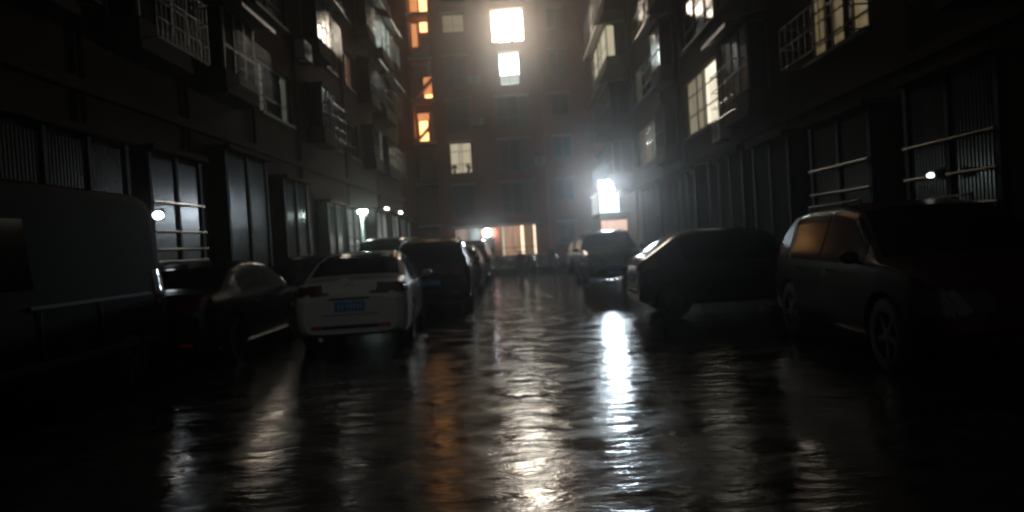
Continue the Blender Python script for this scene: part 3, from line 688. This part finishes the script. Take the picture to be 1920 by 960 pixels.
def carmesh(kind):
    S = SP[kind]; L = S['L']
    xs = np.unique(np.concatenate([np.linspace(0, .3, 16), np.linspace(.3, L - .4, int((L - .7) / .05)), np.linspace(L - .4, L, 18)]))
    fine = np.linspace(0, L, 901)
    def sm(c, k):
        v = np.interp(fine, *zip(*c)); pad = np.pad(v, k, mode='edge'); return np.convolve(pad, np.ones(2 * k + 1) / (2 * k + 1), 'valid')
    top = sm(S['top'], 7); wv = sm(S['w'], 5); zb = sm(S['zb'], 5)
    def section(x):
        zt = float(np.interp(x, fine, top)); hw = float(np.interp(x, fine, wv)); z0 = float(np.interp(x, fine, zb))
        be = min(S['belt'], zt - .05); cab = zt - be
        rw = hw - .05 - S['lean'] * max(0, cab - .08)
        mid = (z0 + be) / 2
        P = [(0, z0), (hw - .2, z0), (hw - .05, z0 + .03), (hw - .012, z0 + .14), (hw, mid), (hw - .012, be - .1), (hw - .03, be), ((hw - .05 + rw) / 2, be + (zt - .05 - be) * .5),
             (rw + .01, zt - .075), (rw - .09, zt - .02), (rw * .5, zt - .004), (0, zt)]
        return chaikin(P, 2)
    secs = [section(x) for x in xs]; n = len(secs[0]); me_v = []; me_f = []
    ring = []
    for x, s in zip(xs, secs):
        pts = [(x, y, z) for y, z in s] + [(x, -y, z) for y, z in reversed(s[1:-1])]
        ring.append(len(me_v)); me_v += pts
    m = 2 * n - 2
    for i in range(len(xs) - 1):
        for j in range(m):
            a, b = ring[i] + j, ring[i] + (j + 1) % m; c, d = ring[i + 1] + (j + 1) % m, ring[i + 1] + j
            me_f.append((a, d, c, b))
    me_f.append(tuple(ring[0] + j for j in range(m))); me_f.append(tuple(ring[-1] + j for j in reversed(range(m))))
    me = bpy.data.meshes.new('raw'); me.from_pydata(me_v, [], me_f); me.update()
    bm = bmesh.new(); bm.from_mesh(me); bmesh.ops.recalc_face_normals(bm, faces=bm.faces); bm.to_mesh(me)
    bm.normal_update(); bm.verts.ensure_lookup_table(); bm.faces.ensure_lookup_table()
    vn = [v.normal.copy() for v in bm.verts]; vc = [v.co.copy() for v in bm.verts]
    quads = [[v.index for v in f.verts] for f in bm.faces if len(f.verts) == 4]; cen = [f.calc_center_median() for f in bm.faces if len(f.verts) == 4]
    nor = [f.normal.copy() for f in bm.faces if len(f.verts) == 4]
    bm.free()
    def patch(cond, off=.006):
        b = MB(); idx = {}
        for q, c, nn in zip(quads, cen, nor):
            if cond(c, nn):
                for i in q:
                    if i not in idx: idx[i] = len(b.v); b.v.append(tuple(vc[i] + vn[i] * off))
                b.f.append(tuple(idx[i] for i in q))
        return b
    # body with wheel arches cut out
    o = bpy.data.objects.new('raw', me); COL.objects.link(o); cutters = []
    for wx in S['wheels']:
        cb = MB().lathe([(0.001, -1.2), (S['wr'] + .065, -1.2), (S['wr'] + .065, 1.2), (0.001, 1.2)], (wx, 0, S['wr']), 32, 'Y')
        # hollow only the outer 0.26 m of each side
        for s in (-1, 1):
            c2 = MB(); y0, y1 = (0.58, 1.2) if s > 0 else (-1.2, -0.58)
            c2.lathe([(S['wr'] + .065, y0), (S['wr'] + .065, y1)], (wx, 0, S['wr']), 32, 'Y')
            c2.f.append(tuple(range(32))); c2.f.append(tuple(range(63, 31, -1)))
            cm = c2.mesh('cut', M['plastic']); bmm = bmesh.new(); bmm.from_mesh(cm); bmesh.ops.recalc_face_normals(bmm, faces=bmm.faces); bmm.to_mesh(cm); bmm.free()
            co = bpy.data.objects.new('cut', cm); COL.objects.link(co); cutters.append(co)
            md = o.modifiers.new('b', 'BOOLEAN'); md.operation = 'DIFFERENCE'; md.object = co; md.solver = 'EXACT'
    dg = bpy.context.evaluated_depsgraph_get(); dg.update()
    body = bpy.data.meshes.new_from_object(o.evaluated_get(dg)); body.name = kind + '_body'
    for c in cutters + [o]: bpy.data.objects.remove(c)
    body.polygons.foreach_set('use_smooth', [True] * len(body.polygons)); body.set_sharp_from_angle(angle=math.radians(35))
    r0, r1 = S['rear']; f0, f1 = S['front']; s0, s1 = S['side']; be = S['belt']
    topz = lambda x: float(np.interp(x, fine, top)); hw = lambda x: float(np.interp(x, fine, wv))
    def roofw(x): return hw(x) - .05 - S['lean'] * max(0, topz(x) - min(be, topz(x) - .05) - .08)
    P = dict(
      rear_window=patch(lambda c, n: r0 < c.x < r1 and abs(c.y) < roofw(c.x) - (.11 if kind == 'sedan' else .045) and c.z > be and n.z > 0.05 and n.x < -.12) if kind not in ('van', 'highvan') else patch(lambda c, n: c.x < .12 and abs(c.y) < .6 and 1.12 < c.z < 1.6 and n.x < -.5),
      windscreen=patch(lambda c, n: f0 < c.x < f1 and abs(c.y) < roofw(c.x) - .045 and n.x > .12 and c.z > be - .02),
      tl=patch(lambda c, n: c.x < .34 and c.y > hw(c.x) - (.42 if kind == 'sedan' else .3) and .84 < c.z < be + .05 + (.18 if kind != 'sedan' else 0) and n.z < .75),
      tr=patch(lambda c, n: c.x < .34 and -c.y > hw(c.x) - (.42 if kind == 'sedan' else .3) and .84 < c.z < be + .05 + (.18 if kind != 'sedan' else 0) and n.z < .75),
      hl=patch(lambda c, n: c.x > L - .5 and c.y > hw(c.x) - .34 and .62 < c.z < .82 and n.z < .9),
      hr=patch(lambda c, n: c.x > L - .5 and -c.y > hw(c.x) - .34 and .62 < c.z < .82 and n.z < .9))
    mids = [s0, (s0 + s1) / 2 - .02, (s0 + s1) / 2 + .04, s1]
    sides = []
    for sg in (1, -1):
        for a, b in ((mids[0], mids[1]), (mids[2], mids[3])):
            sides.append(patch(lambda c, n, a=a, b=b, sg=sg: a < c.x < b and c.y * sg > 0 and be + .015 < c.z < topz(c.x) - .085 and abs(n.y) > .45 and (be + .12 < c.z < 2.0 if kind == 'highvan' else True) and c.z < be + .05 + (9 if kind == 'highvan' else 1.2) * max(0, min(c.x - s0 + .25, s1 + .28 - c.x))))
    res = dict(body=body, S=S)
    for k, v in P.items(): res[k] = v
    res['sides'] = sides
    return res
CM = {k: carmesh(k) for k in SP}
def wheelmesh(r):
    t = MB().lathe([(r * .62, -.1), (r * .9, -.105), (r * .985, -.085), (r, -.04), (r, .04), (r * .985, .085), (r * .9, .105), (r * .62, .1)], n=28, axis='Y').mesh('tyre', M['rubber'], True)
    b = MB().lathe([(.001, 0.0), (r * .6, 0.0), (r * .64, .06), (r * .64, -.06)], n=24, axis='Y')
    for i in range(5):
        a = i * 2 * math.pi / 5; b.obox((math.cos(a) * r * .33, -.06, math.sin(a) * r * .33), (r * .62, .05, .06), Matrix.Rotation(-a, 3, 'Y'))
    b.lathe([(.001, -.095), (.05, -.09), (.06, -.05)], n=12, axis='Y')
    return t, b.mesh('rim', M['rim'], True)
WM = {}
def make_car(name, kind, paint, label, cat, x, y, heading, group, facing_rear, white=False):
    """x,y: ground point under the middle of the end nearest the camera. heading: degrees the nose turns from +y, counter-clockwise."""
    C = CM[kind]; S = C['S']; L = S['L']
    h = math.radians(heading); d = Vector((-math.sin(h), math.cos(h), 0))       # nose direction
    org = Vector((x, y, 0)) if facing_rear else Vector((x, y, 0)) - d * L
    t = thing(name, label, cat, org, h + math.pi / 2, group)                   # local +x = nose
    me = C['body'].copy() if (paint, kind) not in _cache else _cache[(paint, kind)]
    if (paint, kind) not in _cache:
        me.materials.clear(); me.materials.append(M[paint]); _cache[(paint, kind)] = me
    put('body', me, t)
    def pm(key, m, nm, parent=t, mb=None):
        kk = (key, kind, m)
        if kk not in _cache: _cache[kk] = (mb or C[key]).mesh(nm, M[m], True)
        return put(nm, _cache[kk], parent)
    pm('rear_window', 'carglass', 'rear_window'); pm('windscreen', 'carglass', 'windscreen')
    for i, s in enumerate(C['sides']): pm('side%d' % i, 'carglass', 'side_window', mb=s)
    pm('tl', 'tail', 'taillight'); pm('tr', 'tail', 'taillight'); pm('hl', 'headlamp', 'headlight'); pm('hr', 'headlamp', 'headlight')
    r = S['wr']
    if r not in WM: WM[r] = wheelmesh(r)
    hwid = float(np.interp(S['wheels'][0], *zip(*S['w'])))
    for wx in S['wheels']:
        for sg in (1, -1):
            e = bpy.data.objects.new('wheel', WM[r][0]); COL.objects.link(e); e.parent = t; e.location = (wx, sg * (hwid - .13), r); e.rotation_euler = (0, random.random(), math.pi if sg > 0 else 0)
            put('rim', WM[r][1], e)
    be = S['belt']; mx = S['front'][1] - .35
    for sg in (1, -1):
        m_ = MB().ell((mx, sg * (hwid + .09), be + .06), (.07, .1, .065), 12, 8).tube((mx, sg * (hwid - .05), be - .01), (mx, sg * (hwid + .05), be + .03), .02, 6)
        m_.build('door_mirror', M[paint], t, smooth=True)
        for hx in (S['side'][0] + .55, S['side'][0] + 1.55):
            MB().box(hx, hx + .18, sg * (hwid + .012) - .014, sg * (hwid + .012) + .014, be - .12, be - .085).build('door_handle', M['chrome' if not white else paint], t)
        if kind == 'suv':
            MB().tube((1.0, sg * .62, 1.675), (2.5, sg * .6, 1.69), .016, 6).tube((1.0, sg * .62, 1.62), (1.0, sg * .62, 1.675), .014, 5).tube((2.5, sg * .6, 1.62), (2.5, sg * .6, 1.69), .014, 5).build('roof_rail', M['railmetal'], t)
    xr = -.012
    pz = .60 if white else .62
    p_ = MB().box(xr - .006, xr + .03, -.22, .22, pz, pz + .14).build('number_plate', M['plate'], t)
    if 'pmk' not in _cache: _cache['pmk'] = MB().box(-.0015, .0015, -.03, -.006, .035, .105).mesh('plate_mark', M['plate_mark'])
    for i in range(7):
        put('plate_mark', _cache['pmk'], p_, (xr - .008, .175 - i * .052 - (.02 if i > 1 else 0), pz))
    MB().box(xr - .004, xr + .05, -.30, .30, pz + .17, pz + .195).build('plate_recess', M['plastic'], t)
    MB().box(-.016, .05, -.58, .58, .345 if kind == 'sedan' else .42, .395 if kind == 'sedan' else .48).build('bumper_slot', M['plastic'], t)
    for sg in (1, -1):
        MB().box(-.02, .03, sg * .50 - .085, sg * .50 + .085, .352 if kind == 'sedan' else .43, .388 if kind == 'sedan' else .47).build('reflector', M['reflector'], t)
    # front: grille, plate, fog lamps, wipers
    MB().box(L - .06, L - .002, -.42, .42, .50, .62).build('grille', M['plastic'], t)
    if paint != 'red_paint': MB().box(L - .03, L + .006, -.22, .22, .36, .5).build('number_plate', M['plate'], t)
    MB().box(L - .05, L - .004, -.46, .46, .625, .645).build('grille_trim', M['chrome'], t)
    fx = S['front'][1] - .02
    zt = float(np.interp(fx, *zip(*S['top'])))
    for yy in (-.45, .1):
        MB().tube((fx, yy, zt + .012), (fx - .08, yy + .48, zt + .05), .01, 5).build('wiper', M['plastic'], t)
    if kind in ('van', 'highvan'):                 # sliding door seams, rail, rub strip
        for sg in (1, -1):
            for xx in (S['side'][0] - .05, S['side'][0] - 1.05):
                if xx > .2: MB().box(xx, xx + .012, sg * (hwid + .004) - .006, sg * (hwid + .004) + .006, .45, be - .1).build('door_seam', M['plastic'], t)
            MB().box(.5, S['side'][0] + .1, sg * (hwid - .0) - .012, sg * (hwid - .0) + .012, be - .09, be - .06).build('slide_rail', M['plastic'], t)
            MB().box(.4, L - .9, sg * (hwid + .006) - .02, sg * (hwid + .006) + .02, .55, .62).build('rub_strip', M['plastic'], t)
    if white:
        # crease line, boot seam, emblem, roof aerial
        MB().box(xr - .004, xr + .02, -.42, .42, .545, .552).build('bumper_crease', M['plastic'], t)
        e = MB().lathe([(.034, -.004), (.046, -.01), (.052, -.004)], n=20, axis='Y'); e.v = [(q[1], q[0] * 1.25, q[2]) for q in e.v]
        em = e.build('emblem', M['chrome'], t, (.098, 0, .945)); em.rotation_euler = (0, .25, 0)
        MB().tube((1.6, 0, 1.455), (1.5, 0, 1.6), .006, 5).build('aerial', M['plastic'], t)
        MB().tube((xr + .01, .0, .24), (xr - .03, .0, .24), .001, 4)
        ex = MB().tube((.25, .45, .2), (-.01, .45, .2), .03, 10).build('exhaust', M['chrome'], t)
    return t
LG = 'cars parked along the left side'; RG = 'cars parked along the right side'
make_car('parked_car', 'sedan', 'white_paint', 'white saloon with a blue number plate, seen from behind on the left', 'car', -2.56, 11.0, 4, LG, True, True)
make_car('parked_car', 'suv', 'black_paint', 'black off-roader directly ahead of the white saloon, by the open road', 'car', -1.98, 16.3, 3, LG, True)
make_car('parked_car', 'sedan', 'grey_paint', 'grey saloon ahead of the black off-roader on the left', 'car', -2.0, 22.0, 1, LG, True)
vn = make_car('parked_van', 'van', 'silver_paint', 'silver van at the far end of the left row, showing beyond the saloon roof', 'van', -1.95, 27.6, 0, LG, True)
vn.scale = (1, 1, 0.89)
make_car('parked_car', 'sedan', 'black_paint', 'black saloon in the dark between the white saloon and the left wall', 'car', -4.95, 9.75, 0, LG, True)
make_car('parked_car', 'sedan', 'blue_paint', 'dark blue saloon by the left wall, beside the black off-roader', 'car', -4.85, 15.5, 0, LG, True)
make_car('parked_van', 'highvan', 'van_paint', 'tall black van at the left edge, its roof cutting across the ribbed sheet fronts', 'van', -5.32, 4.2, 180, LG, False)
make_car('parked_van', 'van', 'brown_paint', 'brown van near the lamp post, its arched roof above the left-hand cars', 'van', -4.25, 22.6, -8, LG, True)
make_car('parked_car', 'suv', 'red_paint', 'maroon off-roader in the near right corner, hidden in shadow', 'car', 4.28, 6.2, 178, RG, False)
make_car('parked_car', 'hatch', 'black_paint', 'small black hatchback parked nose to the right-hand wall, tail to the road', 'car', 2.02, 13.6, -90, RG, True)
make_car('parked_car', 'suv', 'black_paint', 'dark off-roader under the floodlight, facing the camera', 'car', 2.75, 21.9, 180, RG, False)
make_car('parked_car', 'sedan', 'grey_paint', 'grey saloon last in the right row, near the hedge', 'car', 2.9, 28.6, 180, RG, False)

# ------------------------------------------------------------------ haze: thin volume added to make the glow around lamps and windows
hz = bpy.data.objects.new('haze', MB().box(-18, 16, -14.5, 63, -1.2, 35.5).mesh('haze', M['glass'])); COL.objects.link(hz)
hm = bpy.data.materials.new('glow_haze'); hm.use_nodes = True
for nd in list(hm.node_tree.nodes):
    if nd.type != 'OUTPUT_MATERIAL': hm.node_tree.nodes.remove(nd)
pv = hm.node_tree.nodes.new('ShaderNodeVolumePrincipled')
pv.inputs['Color'].default_value = (1, 0.97, 0.93, 1); pv.inputs['Density'].default_value = 0.0038; pv.inputs['Anisotropy'].default_value = 0.92
out = [nd for nd in hm.node_tree.nodes if nd.type == 'OUTPUT_MATERIAL'][0]
hm.node_tree.links.new(pv.outputs['Volume'], out.inputs['Volume'])
hz.data.materials.clear(); hz.data.materials.append(hm); hz['kind'] = 'stuff'
